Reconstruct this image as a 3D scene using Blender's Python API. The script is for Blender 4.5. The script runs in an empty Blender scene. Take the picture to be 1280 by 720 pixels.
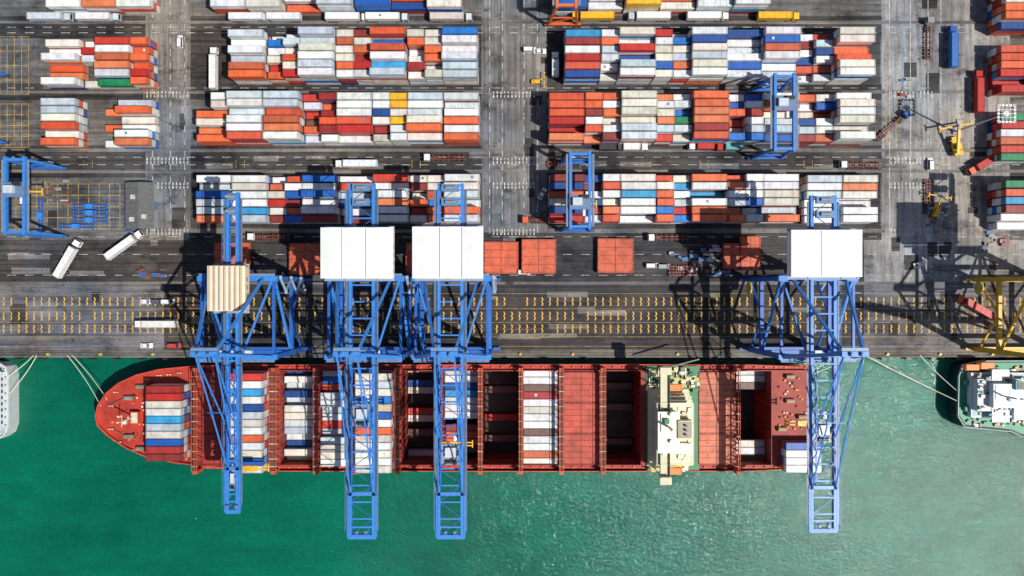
import bpy, math, random
from mathutils import Vector, Matrix
random.seed(7)
K=0.29; H=275.0
def P(px,py,h=0.0):
    s=K*(H-h)/H
    return ((px-640)*s,(360-py)*s)
sc=bpy.context.scene
# ------------------------------------------------------------------ materials
def newmat(name):
    m=bpy.data.materials.new(name); m.use_nodes=True
    nt=m.node_tree; b=nt.nodes['Principled BSDF']
    return m,nt,b
def N(nt,t,**kw):
    n=nt.nodes.new(t)
    for k,v in kw.items(): setattr(n,k,v)
    return n
def noise(nt,vec,scale,detail=6,rough=0.6,mscale=None):
    if mscale is not None:
        mp=N(nt,'ShaderNodeMapping'); mp.inputs['Scale'].default_value=mscale
        nt.links.new(vec,mp.inputs['Vector']); vec=mp.outputs['Vector']
    n=N(nt,'ShaderNodeTexNoise'); n.inputs['Scale'].default_value=scale
    n.inputs['Detail'].default_value=detail; n.inputs['Roughness'].default_value=rough
    nt.links.new(vec,n.inputs['Vector']); return n.outputs['Fac']
def ramp(nt,fac,stops):
    r=N(nt,'ShaderNodeValToRGB'); e=r.color_ramp.elements
    while len(e)<len(stops): e.new(0.5)
    for i,(p,c) in enumerate(stops):
        e[i].position=p; e[i].color=(c[0],c[1],c[2],1) if hasattr(c,'__len__') else (c,c,c,1)
    nt.links.new(fac,r.inputs['Fac']); return r.outputs['Color']
def mix(nt,fac,a,b,mode='MIX'):
    n=N(nt,'ShaderNodeMix',data_type='RGBA',blend_type=mode)
    def setin(i,v):
        if isinstance(v,bpy.types.NodeSocket): nt.links.new(v,n.inputs[i])
        elif hasattr(v,'__len__'): n.inputs[i].default_value=(v[0],v[1],v[2],1)
        else: n.inputs[i].default_value=v
    setin(0,fac); setin(6,a); setin(7,b)
    return n.outputs[2]
def bump(nt,b,h,strength,dist):
    n=N(nt,'ShaderNodeBump'); n.inputs['Strength'].default_value=strength; n.inputs['Distance'].default_value=dist
    nt.links.new(h,n.inputs['Height']); nt.links.new(n.outputs['Normal'],b.inputs['Normal'])
def paint(name,rough=0.5,dirt=0.5,corr=False,rust=0.5,dscale=0.5,rth=0.62):
    m,nt,b=newmat(name)
    a=N(nt,'ShaderNodeAttribute',attribute_name='Col'); g=N(nt,'ShaderNodeNewGeometry'); pos=g.outputs['Position']
    d=ramp(nt,noise(nt,pos,dscale,8,0.7),[(0.3,(1-dirt,1-dirt*1.03,1-dirt*1.1)),(0.58,1.0)])
    c=mix(nt,1.0,a.outputs['Color'],d,'MULTIPLY')
    r=ramp(nt,noise(nt,pos,1.3,9,0.75),[(rth,0.0),(rth+0.12,rust)])
    c=mix(nt,r,c,(0.13,0.065,0.035))
    nt.links.new(c,b.inputs['Base Color']); b.inputs['Roughness'].default_value=rough
    if corr:
        w=N(nt,'ShaderNodeTexWave',bands_direction='X'); w.inputs['Scale'].default_value=1.0
        nt.links.new(pos,w.inputs['Vector'])
        sx=N(nt,'ShaderNodeSeparateXYZ'); nt.links.new(g.outputs['True Normal'],sx.inputs[0])
        ab=N(nt,'ShaderNodeMath',operation='ABSOLUTE'); nt.links.new(sx.outputs['Y'],ab.inputs[0])
        mu=N(nt,'ShaderNodeMath',operation='MULTIPLY'); nt.links.new(ab.outputs[0],mu.inputs[0]); nt.links.new(w.outputs['Fac'],mu.inputs[1])
        bump(nt,b,mu.outputs[0],0.6,0.04)
    return m
M_CONT=paint('container_paint',0.5,0.36,True,0.5,0.3,0.62)
M_STEEL=paint('painted_steel',0.42,0.28,False,0.35,0.8,0.62)
M_DECK=paint('ship_deck_paint',0.6,0.5,False,0.65,0.25,0.60)
M_HOUSE=paint('house_paint',0.5,0.14,False,0.12,0.4)
def ground_mat(name,cd,cl,streak=(0.02,0.9,1),sstr=0.55,stain=0.6,joints=False):
    m,nt,b=newmat(name); g=N(nt,'ShaderNodeNewGeometry'); pos=g.outputs['Position']
    c=ramp(nt,noise(nt,pos,0.035,10,0.7),[(0.36,cd),(0.62,cl)])
    t=ramp(nt,noise(nt,pos,0.02,3,0.5,(1,1,1.7)),[(0.38,(0.86,0.97,1.14)),(0.62,(1.10,1.0,0.90))])
    c=mix(nt,1.0,c,t,'MULTIPLY')
    s=ramp(nt,noise(nt,pos,1.0,6,0.7,streak),[(0.36,1-sstr),(0.5,0.92),(0.66,1.35)])
    c=mix(nt,1.0,c,s,'MULTIPLY')
    st=ramp(nt,noise(nt,pos,0.10,10,0.74,(0.6,1.2,1)),[(0.37,1-stain),(0.48,1.0)])
    c=mix(nt,1.0,c,st,'MULTIPLY')
    st2=ramp(nt,noise(nt,pos,0.55,6,0.65,(0.7,1.0,1)),[(0.31,0.3),(0.41,1.0)])
    c=mix(nt,1.0,c,st2,'MULTIPLY')
    f=ramp(nt,noise(nt,pos,2.2,5,0.8),[(0.3,0.72),(0.7,1.25)])
    c=mix(nt,1.0,c,f,'MULTIPLY')
    if joints:
        br=N(nt,'ShaderNodeTexBrick'); br.offset=0.0; nt.links.new(pos,br.inputs['Vector'])
        br.inputs['Scale'].default_value=0.16; br.inputs['Mortar Size'].default_value=0.012
        br.inputs['Color1'].default_value=(1,1,1,1); br.inputs['Color2'].default_value=(0.8,0.8,0.8,1); br.inputs['Mortar'].default_value=(0.5,0.5,0.5,1)
        c=mix(nt,1.0,c,br.outputs['Color'],'MULTIPLY')
    nt.links.new(c,b.inputs['Base Color']); b.inputs['Roughness'].default_value=0.75
    b.inputs['Specular IOR Level'].default_value=0.3
    bump(nt,b,noise(nt,pos,1.5,6,0.7),0.2,0.06)
    return m
G_YARD=ground_mat('yard_concrete',(0.065,0.065,0.065),(0.20,0.19,0.175),sstr=0.45,joints=True)
G_LANE=ground_mat('lane_asphalt',(0.012,0.012,0.016),(0.078,0.071,0.066),sstr=0.65,stain=0.65)
G_VROAD=ground_mat('road_asphalt',(0.07,0.073,0.082),(0.23,0.225,0.215),streak=(0.9,0.02,1),sstr=0.5,stain=0.65)
G_APRON=ground_mat('apron_asphalt',(0.012,0.013,0.019),(0.060,0.056,0.057),sstr=0.65,stain=0.5)
G_APRONL=ground_mat('apron_concrete',(0.065,0.072,0.088),(0.20,0.20,0.21),sstr=0.55,stain=0.6)
G_BRIGHT=ground_mat('worn_concrete',(0.14,0.14,0.14),(0.36,0.345,0.32),streak=(0.5,0.04,1),sstr=0.45,stain=0.6)
G_STRIP=ground_mat('runway_concrete',(0.09,0.088,0.086),(0.22,0.205,0.185),sstr=0.5,stain=0.45)
G_WALL=ground_mat('quay_wall_concrete',(0.09,0.085,0.078),(0.21,0.19,0.17),sstr=0.3)
def mark_mat(name,col,cov=0.5):
    m,nt,b=newmat(name); g=N(nt,'ShaderNodeNewGeometry')
    f=ramp(nt,noise(nt,g.outputs['Position'],0.5,9,0.8),[(cov-0.12,0.0),(cov+0.1,1.0)])
    c=mix(nt,f,(0.065,0.06,0.05),col); nt.links.new(c,b.inputs['Base Color']); b.inputs['Roughness'].default_value=0.7
    return m
M_YEL=mark_mat('yellow_road_paint',(0.78,0.43,0.04),0.43)
M_YELW=mark_mat('worn_yellow_road_paint',(0.60,0.38,0.07),0.50)
M_WHT=mark_mat('white_road_paint',(0.65,0.65,0.62),0.48)
# water
m,nt,b=newmat('sea_water'); M_WATER=m
g=N(nt,'ShaderNodeNewGeometry'); pos=g.outputs['Position']
c=ramp(nt,noise(nt,pos,0.010,6,0.6),[(0.3,(0.0008,0.085,0.050)),(0.7,(0.002,0.150,0.090))])
c2=ramp(nt,noise(nt,pos,0.10,9,0.72,(0.6,1.6,1)),[(0.3,0.76),(0.7,1.16)])
c=mix(nt,1.0,c,c2,'MULTIPLY')
c3=ramp(nt,noise(nt,pos,0.9,6,0.7,(0.8,1.4,1)),[(0.3,0.82),(0.7,1.14)])
c=mix(nt,1.0,c,c3,'MULTIPLY'); nt.links.new(c,b.inputs['Base Color'])
b.inputs['Roughness'].default_value=0.085; b.inputs['IOR'].default_value=1.33
w1=noise(nt,pos,0.75,6,0.62,(0.9,1.4,1)); w2=noise(nt,pos,0.10,3,0.6)
ad=N(nt,'ShaderNodeMath',operation='MULTIPLY_ADD'); nt.links.new(w2,ad.inputs[0]); ad.inputs[1].default_value=1.5; nt.links.new(w1,ad.inputs[2])
bump(nt,b,ad.outputs[0],1.0,0.30)
# ------------------------------------------------------------------ mesh builder
BF=[(3,2,1,0),(4,5,6,7),(0,1,5,4),(1,2,6,5),(2,3,7,6),(3,0,4,7)]
class MB:
    def __init__(s): s.v=[];s.f=[];s.c=[];s.m=[]
    def add(s,vs,fs,col,mat=0):
        o=len(s.v); s.v.extend(tuple(v) for v in vs)
        for f in fs: s.f.append(tuple(i+o for i in f)); s.c.append(col); s.m.append(mat)
    def box(s,cx,cy,cz,sx,sy,sz,col,mat=0,rz=0.0):
        hx,hy,hz=sx/2,sy/2,sz/2; c,n=math.cos(rz),math.sin(rz)
        vs=[]
        for z in (-hz,hz):
            for x,y in ((-hx,-hy),(hx,-hy),(hx,hy),(-hx,hy)):
                vs.append((cx+x*c-y*n,cy+x*n+y*c,cz+z))
        s.add(vs,BF,col,mat)
    def b2(s,x0,x1,y0,y1,z0,z1,col,mat=0):
        s.box((x0+x1)/2,(y0+y1)/2,(z0+z1)/2,abs(x1-x0),abs(y1-y0),abs(z1-z0),col,mat)
    def beam(s,p,q,w,h,col,mat=0,w2=None,h2=None):
        p=Vector(p);q=Vector(q);d=(q-p)
        if d.length<1e-6:return
        d.normalize(); up=Vector((0,0,1)) if abs(d.z)<0.95 else Vector((0,1,0))
        r=d.cross(up).normalized(); u=r.cross(d).normalized()
        w2=w if w2 is None else w2; h2=h if h2 is None else h2
        vs=[]
        for o,a,bb in ((p,w,h),(q,w2,h2)):
            for i,j in ((-1,-1),(1,-1),(1,1),(-1,1)): vs.append(o+r*(i*a/2)+u*(j*bb/2))
        s.add(vs,[(0,1,2,3),(7,6,5,4),(1,0,4,5),(2,1,5,6),(3,2,6,7),(0,3,7,4)],col,mat)
    def cyl(s,p,q,r,col,mat=0,n=10,r2=None):
        p=Vector(p);q=Vector(q);d=(q-p).normalized(); up=Vector((0,0,1)) if abs(d.z)<0.9 else Vector((0,1,0))
        a=d.cross(up).normalized(); b_=a.cross(d); r2=r if r2 is None else r2
        vs=[]
        for o,rr in ((p,r),(q,r2)):
            for i in range(n):
                t=2*math.pi*i/n; vs.append(o+a*(rr*math.cos(t))+b_*(rr*math.sin(t)))
        fs=[(i,(i+1)%n,n+(i+1)%n,n+i) for i in range(n)]+[tuple(range(n))[::-1],tuple(range(n,2*n))]
        s.add(vs,fs,col,mat)
    def prism(s,pts,z0,z1,col,mat=0,bot=None):
        n=len(pts); bot=bot or pts
        vs=[(x,y,z0) for x,y in bot]+[(x,y,z1) for x,y in pts]
        fs=[(i,(i+1)%n,n+(i+1)%n,n+i) for i in range(n)]+[tuple(range(n))[::-1],tuple(range(n,2*n))]
        s.add(vs,fs,col,mat)
    def prof(s,pts,y0,y1,col,mat=0,taper=0):
        n=len(pts); zm=max(z for x,z in pts)
        vs=[(x,y0+(taper if z>zm*0.75 else 0),z) for x,z in pts]+[(x,y1-(taper if z>zm*0.75 else 0),z) for x,z in pts]
        fs=[(i,(i+1)%n,n+(i+1)%n,n+i) for i in range(n)]+[tuple(range(n))[::-1],tuple(range(n,2*n))]
        s.add(vs,fs,col,mat)
    def quad(s,x0,x1,y0,y1,z,col=(1,1,1),mat=0):
        s.add([(x0,y0,z),(x1,y0,z),(x1,y1,z),(x0,y1,z)],[(0,1,2,3)],col,mat)
    def build(s,name,mats,loc=(0,0,0),rz=0.0,parent=None,scale=1.0):
        me=bpy.data.meshes.new(name); me.from_pydata(s.v,[],s.f)
        for mt in mats: me.materials.append(mt)
        me.polygons.foreach_set('material_index',s.m)
        ca=me.color_attributes.new('Col','FLOAT_COLOR','CORNER'); arr=[]
        for f,c in zip(s.f,s.c): arr.extend((c[0],c[1],c[2],1.0)*len(f))
        ca.data.foreach_set('color',arr)
        me.update()
        o=bpy.data.objects.new(name,me); sc.collection.objects.link(o)
        o.location=loc; o.rotation_euler=(0,0,rz); o.scale=(scale,)*3
        if parent: o.parent=parent
        return o
# ------------------------------------------------------------------ colours
RED=(0.46,0.022,0.016);ORG=(0.68,0.13,0.042);WHT=(0.76,0.76,0.75);BLU=(0.012,0.10,0.42);GRN=(0.012,0.20,0.08);YLW=(0.82,0.45,0.02)
CB=(0.018,0.115,0.44); CB2=(0.040,0.215,0.62); DG=(0.03,0.03,0.035); GREY=(0.3,0.3,0.3)
def jit(c,a=0.12):
    k=1+random.uniform(-a,a); return tuple(min(0.9,x*k*(1+random.uniform(-0.04,0.04))) for x in c)
def ccol(ch):
    if ch=='w': return jit(random.choice([(0.76,0.76,0.76),(0.70,0.72,0.74),(0.55,0.60,0.64),(0.72,0.68,0.60),(0.46,0.53,0.60),(0.80,0.80,0.79),(0.66,0.67,0.68),(0.60,0.57,0.50)]),0.08)
    if ch=='r': return jit(random.choice([RED,RED,(0.55,0.045,0.028),(0.32,0.025,0.022),ORG,(0.56,0.09,0.04),(0.25,0.03,0.025)]))
    if ch=='o': return jit(random.choice([ORG,ORG,(0.68,0.19,0.08),(0.60,0.085,0.03),(0.5,0.11,0.05)]))
    if ch=='b': return jit(random.choice([BLU,(0.012,0.16,0.54),(0.010,0.06,0.26),(0.035,0.30,0.58)]))
    if ch=='g': return jit(GRN)
    if ch=='y': return jit(YLW)
    if ch=='d': return jit((0.15,0.08,0.06))
    return ccol(random.choice('wwwwrrobwo'))
def container(mb,cx,cy,z,L,col,top=True,W=2.44,h=2.6,mat=0):
    mb.box(cx,cy,z+h/2-0.02,L-0.08,W-0.08,h-0.06,col,mat)
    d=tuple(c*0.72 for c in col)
    for sx in (-1,1):
        for sy in (-1,1):
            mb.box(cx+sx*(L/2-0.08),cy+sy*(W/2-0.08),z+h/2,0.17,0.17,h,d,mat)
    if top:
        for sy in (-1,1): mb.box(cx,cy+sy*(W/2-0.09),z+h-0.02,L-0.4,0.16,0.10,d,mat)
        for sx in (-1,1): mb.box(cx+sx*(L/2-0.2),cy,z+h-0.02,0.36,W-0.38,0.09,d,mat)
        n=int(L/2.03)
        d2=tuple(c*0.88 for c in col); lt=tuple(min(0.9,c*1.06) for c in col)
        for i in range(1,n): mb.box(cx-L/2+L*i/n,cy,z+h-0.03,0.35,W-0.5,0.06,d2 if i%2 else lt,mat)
        if random.random()<0.06: mb.box(cx+random.uniform(-0.3,0.3)*L,cy+0.2,z+h-0.01,0.8,0.9,0.08,(0.6,0.6,0.55) if col[0]<0.6 else (0.2,0.22,0.3),mat)
    x=cx+L/2
    for k in (-0.75,-0.3,0.3,0.75): mb.box(x,cy+k,z+h/2,0.06,0.06,h-0.3,(0.4,0.4,0.4),mat)
KX=K*(H-12.5)/H
def stack(px,size,tiers,cols,ybase,jitter=True):
    L=12.19 if size==4 else 6.06
    x0=(px-640)*KX; cx=x0+L/2+0.1
    mb=MB()
    for i,ch in enumerate(cols):
        if ch==' ': continue
        cy=ybase+(len(cols)-1-i)*2.82+1.22
        t=tiers
        if jitter:
            r=random.random()
            if r<0.19: t=max(1,tiers-1)
            elif r<0.26: t=max(1,tiers-2)
        dx=random.uniform(-0.16,0.16)
        for k in range(t):
            c=ccol(ch if k==t-1 else random.choice('wwwro'+ch+'b'))
            container(mb,cx+dx+random.uniform(-0.05,0.05),cy+random.uniform(-0.08,0.08),k*2.61+0.02,L,c,k==t-1)
    mb.build('shipping_container_stack',[M_CONT])
YB={'A':(360-18)*K,'B':(360-106)*K,'C':(360-182)*K,'D':(360-280)*K}
rows={'B':[(282,4,4,'wwwwoo'),(328.5,2,3,'wbwwro'),(350.5,2,4,'wwwowr'),(372.5,4,5,'wwwwww'),(418,2,4,'wowwrw'),(440,2,4,'rworrw'),(462,4,5,'obrwbw'),(507.5,2,4,'wowwrw'),(529.5,2,4,'wwrrww'),(552,4,5,'bwwwww'),
 (707,4,4,'brwrrb'),(752.5,2,4,'wrwwww'),(775,4,5,'wwrbww'),(820.5,2,4,'rwwwbw'),(842.5,2,4,'wbwwrw'),(865,4,5,'wbwwww'),(910.5,4,4,'bwwwbw'),(956,4,5,'wbowww'),(1004,2,2,'wrwbrw'),(1026.5,2,3,'rwbwow'),(1049,4,5,'wwooww')],
'C':[(238,4,3,'  owoo'),(260,2,4,'ww    '),(283.5,4,5,'wwwwwr'),(329,4,5,'wwroow'),(374.5,2,3,'rwrdow'),(396.5,2,4,'rororw'),(418.5,4,4,'wwwrrw'),(464,2,4,'wwbwrw'),(486,2,4,'yywyww'),(508,4,5,'wwwwow'),(554,4,4,'wwwowo'),
 (687,4,4,'ooorro'),(732.5,2,4,'oorwoo'),(754.5,2,4,'owrwwr'),(777,4,5,'wwwwww'),(822.5,2,4,'owwowr'),(844.5,2,4,'wwbgww'),(867,4,5,'oroorr'),(912.5,2,4,'wboowb'),(935,2,4,'bwrwwb'),(957.5,4,4,'wowwwb'),(1004,2,3,'owwbwr'),(1026.5,2,3,'wbrwwo'),(1049,4,5,'wwwwww')],
'D':[(238,4,3,'wwbwwo'),(283.5,4,3,'wwwwbw'),(329,2,3,'wowrwr'),(351,2,3,'rwbrob'),(373,4,4,'bwbwwr'),(418.5,4,3,'wowbwr'),(464,4,4,'rwwoww'),(509.5,2,3,'wrworw'),(532,2,3,'wwrboo'),(554.5,4,4,'wwwwow'),
 (687,4,4,'rbowbr'),(732.5,2,3,'brwbrw'),(754.5,2,4,'wrwwoo'),(777,4,4,'wwbwww'),(822.5,2,4,'owrrbr'),(844.5,2,3,'wbwwrb'),(867,4,4,'owbwrr'),(912.5,2,4,'oowwoo'),(935,2,4,'wwwbww'),(957.5,4,4,'wwwwwo'),(1015,4,3,'wwwwww'),(1061,4,3,'wowwww')]}
for k,l in rows.items():
    for (px,s,t,c) in l: stack(px,s,t,c,YB[k])
for px in list(range(255,556,46))+list(range(692,960,46)):
    stack(px,4,random.choice([2,3,3,4]),''.join(random.choice('wwwwwoybw') for _ in range(6)),YB['A'])
for px in (46,92,135): stack(px,4,3,''.join(random.choice('wwwrow') for _ in range(6)),YB['A'])
YM=(360-112)*K; YC=(360-186)*K
for a in [(40,4,3,'wwwoow'),(86,2,2,'wrw  w'),(108,4,3,'rwoowg'),(153.5,2,3,'oroorr')]: stack(*a,YM)
for a in [(40,4,3,'wwwowo'),(112,2,1,' o o w'),(134,4,3,'wowwwo')]: stack(*a,YC)
for px in (1262,1308):
    stack(px,4,3,'roorrr',(360-122)*K); stack(px,4,3,'grworg',(360-205)*K); stack(px,4,4,'grbrww',(360-288)*K); stack(px,4,4,'orwrob',(360-45)*K)
# ------------------------------------------------------------------ ground
def sheet(name,x0,y0,x1,y1,z,mat):
    mb=MB(); a=P(x0,y1);b_=P(x1,y0); mb.quad(a[0],b_[0],a[1],b_[1],z); return mb.build(name,[mat])
QY=P(0,446)[1]
mb=MB(); mb.b2(-3000,3000,QY,4000,-14,0,(1,1,1),0); mb.build('ground',[G_YARD])
sheet('yard_lane',-600,182,1900,222,0.006,G_LANE)
sheet('yard_lane',-600,20,1900,48,0.006,G_LANE)
sheet('yard_lane',-600,104,1900,125,0.006,G_LANE)
sheet('yard_lane',196,282,1105,352,0.006,G_LANE)
sheet('yard_lane',-600,300,196,352,0.006,G_LANE)
sheet('container_block_pad',236,48,602,106,0.012,G_LANE); sheet('container_block_pad',684,48,1100,106,0.012,G_LANE)
sheet('container_block_pad',236,222,602,282,0.012,G_LANE); sheet('container_block_pad',684,222,1100,282,0.012,G_LANE)
sheet('road',182,-400,238,300,0.018,G_VROAD); sheet('road',602,-400,684,290,0.018,G_VROAD); sheet('road',1102,-400,1262,300,0.018,G_BRIGHT)
sheet('road',1080,300,1900,352,0.018,G_BRIGHT)
sheet('crane_runway',-600,186,1900,190,0.024,G_STRIP); sheet('crane_runway',-600,212,1900,216,0.024,G_STRIP)
sheet('crane_runway',-600,286,1105,291,0.024,G_STRIP); sheet('crane_runway',-600,26,1900,30,0.024,G_STRIP); sheet('crane_runway',-600,113,1900,117,0.024,G_STRIP)
sheet('quay_apron',205,356,1080,437,0.012,G_APRON)
sheet('quay_apron',-900,356,205,437,0.010,G_APRONL); sheet('quay_apron',1080,356,1900,437,0.010,G_APRONL)
sheet('drain_strip',-900,352.2,1900,355.5,0.016,G_STRIP)
mb=MB(); 
for i in range(40):
    py=random.choice([random.uniform(300,348),random.uniform(360,430),random.uniform(190,212)]); x,y=P(random.uniform(-20,1250),py); w=random.uniform(3,16);h=random.uniform(1.0,2.6)
    mb.quad(x,x+w,y,y+h,0.0195+i*0.0001)
mb.build('asphalt_patches',[G_STRIP])
mb=MB()
for i in range(52):
    py=random.choice([random.uniform(300,348),random.uniform(360,430),random.uniform(10,300)]); px=random.uniform(1105,1240) if random.random()<0.4 else random.choice([random.uniform(0,230),random.uniform(604,680)])
    x,y=P(px,py); w=random.uniform(2,6);h=random.uniform(2,8)
    mb.quad(x,x+w,y,y+h,0.0205+i*0.0001)
mb.build('asphalt_patches',[G_LANE])
mb=MB()
mb.b2(-450,450,QY-0.25,QY+0.35,-4,0.28,(1,1,1)); mb.build('quay_kerb',[G_WALL])
mb=MB()
for i in range(-36,40):
    mb.b2(i*9-0.9,i*9+0.9,QY-1.0,QY-0.26,-3.2,-0.2,(0.02,0.02,0.02)); mb.b2(i*9-0.6,i*9+0.6,QY-1.15,QY-1.01,-2.8,-0.6,(0.05,0.05,0.06))
mb.build('quay_fenders',[M_STEEL])
mb=MB()
for y in (P(0,440)[1],P(0,354)[1]):
    mb.b2(-450,450,y-0.45,y-0.33,0.02,0.09,(0.12,0.10,0.09)); mb.b2(-450,450,y+0.33,y+0.45,0.02,0.09,(0.12,0.10,0.09))
mb.build('crane_rails',[M_STEEL])
for i in range(-9,10):
    mb=MB(); mb.cyl((0,0,0),(0,0,0.5),0.32,(0.5,0.4,0.05)); mb.cyl((0,0,0.5),(0,0,0.72),0.5,(0.5,0.4,0.05)); mb.box(0,0,0.04,1.1,1.1,0.08,GREY)
    mb.build('mooring_bollard',[M_STEEL],(i*19+3,QY+0.95,0.01))
mb=MB()
def arc(mb,cx,cy,r,z=0.028):
    pts=[]
    for i in range(7):
        t=math.radians(-75+150*i/6); pts.append((math.cos(t),math.sin(t)))
    vs=[];fs=[]
    for (c,s) in pts: vs.append((cx+(c*r-r*0.6),cy+s*r,z)); vs.append((cx+(c*(r-0.42)-r*0.6),cy+s*(r-0.22),z))
    for i in range(6):
        o=2*i; fs.append((o,o+2,o+3,o+1))
    mb.add(vs,fs,(1,1,1))
for py in (377,395,411):
    y=P(0,py)[1]; x=-330
    while x<330:
        if not(-0.0<math.sin(x*0.035+py)<0.12):
            arc(mb,x,y+0.8,0.85); arc(mb,x,y-0.8,0.85)
        x+=2.75
mb.build('apron_yellow_markings',[M_YEL])
mb=MB()
for py in (367,386,403,421,433): 
    y=P(0,py)[1]; mb.quad(-330,330,y-0.06,y+0.06,0.027)
mb.build('apron_lane_lines',[M_YELW])
mb=MB()
for px in (612,628,655,672,191,213,231): 
    x=P(px,0)[0]; y=P(0,292)[1]
    while y<150:
        mb.quad(x-0.1,x+0.1,y,y+2.4,0.034); y+=4.6
for px in (1112,1138,1160,1176):
    x=P(px,0)[0]; mb.quad(x-0.1,x+0.1,P(0,300)[1],150,0.034)
for py in (196.5,206,296,318,344,34,41,110):
    y=P(0,py)[1]; x=-300
    while x<300:
        mb.quad(x,x+3.2,y-0.08,y+0.08,0.034); x+=6.5
for cx in (643,210,1140):
    for py in (201,232,118,290):
        for i in range(12):
            x,y=P(cx-26+i*4.6,py); 
            mb.quad(x-0.22,x+0.22,y-1.1,y-0.2,0.038); mb.quad(x-0.22,x+0.22,y+0.2,y+1.1,0.038)
mb.build('white_road_markings',[M_WHT])
mb=MB()
for (x0,y0,x1,y1,dx) in ((0,46,36,118,9),(0,130,36,184,9),(20,230,150,286,13),(92,54,110,110,9),(180,50,197,184,8),(-200,46,-5,184,9),(1108,40,1120,180,6)):
    x=x0
    while x<=x1:
        a=P(x,y0);b_=P(x,y1); mb.quad(a[0]-0.1,a[0]+0.1,b_[1],a[1],0.034); x+=dx
    for i in range(5):
        y=y0+(y1-y0)*i/4; a=P(x0,y);b_=P(x1,y); mb.quad(a[0],b_[0],a[1]-0.1,a[1]+0.1,0.035)
for cx in (110,300,520,720,880,1010):
    for s in (-1,1):
        x,y=P(cx,205); mb.quad(x+s*1.5,x+s*1.5+0.15,y-1.4,y+1.4,0.036)
mb.build('yard_yellow_markings',[M_YELW])
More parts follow.
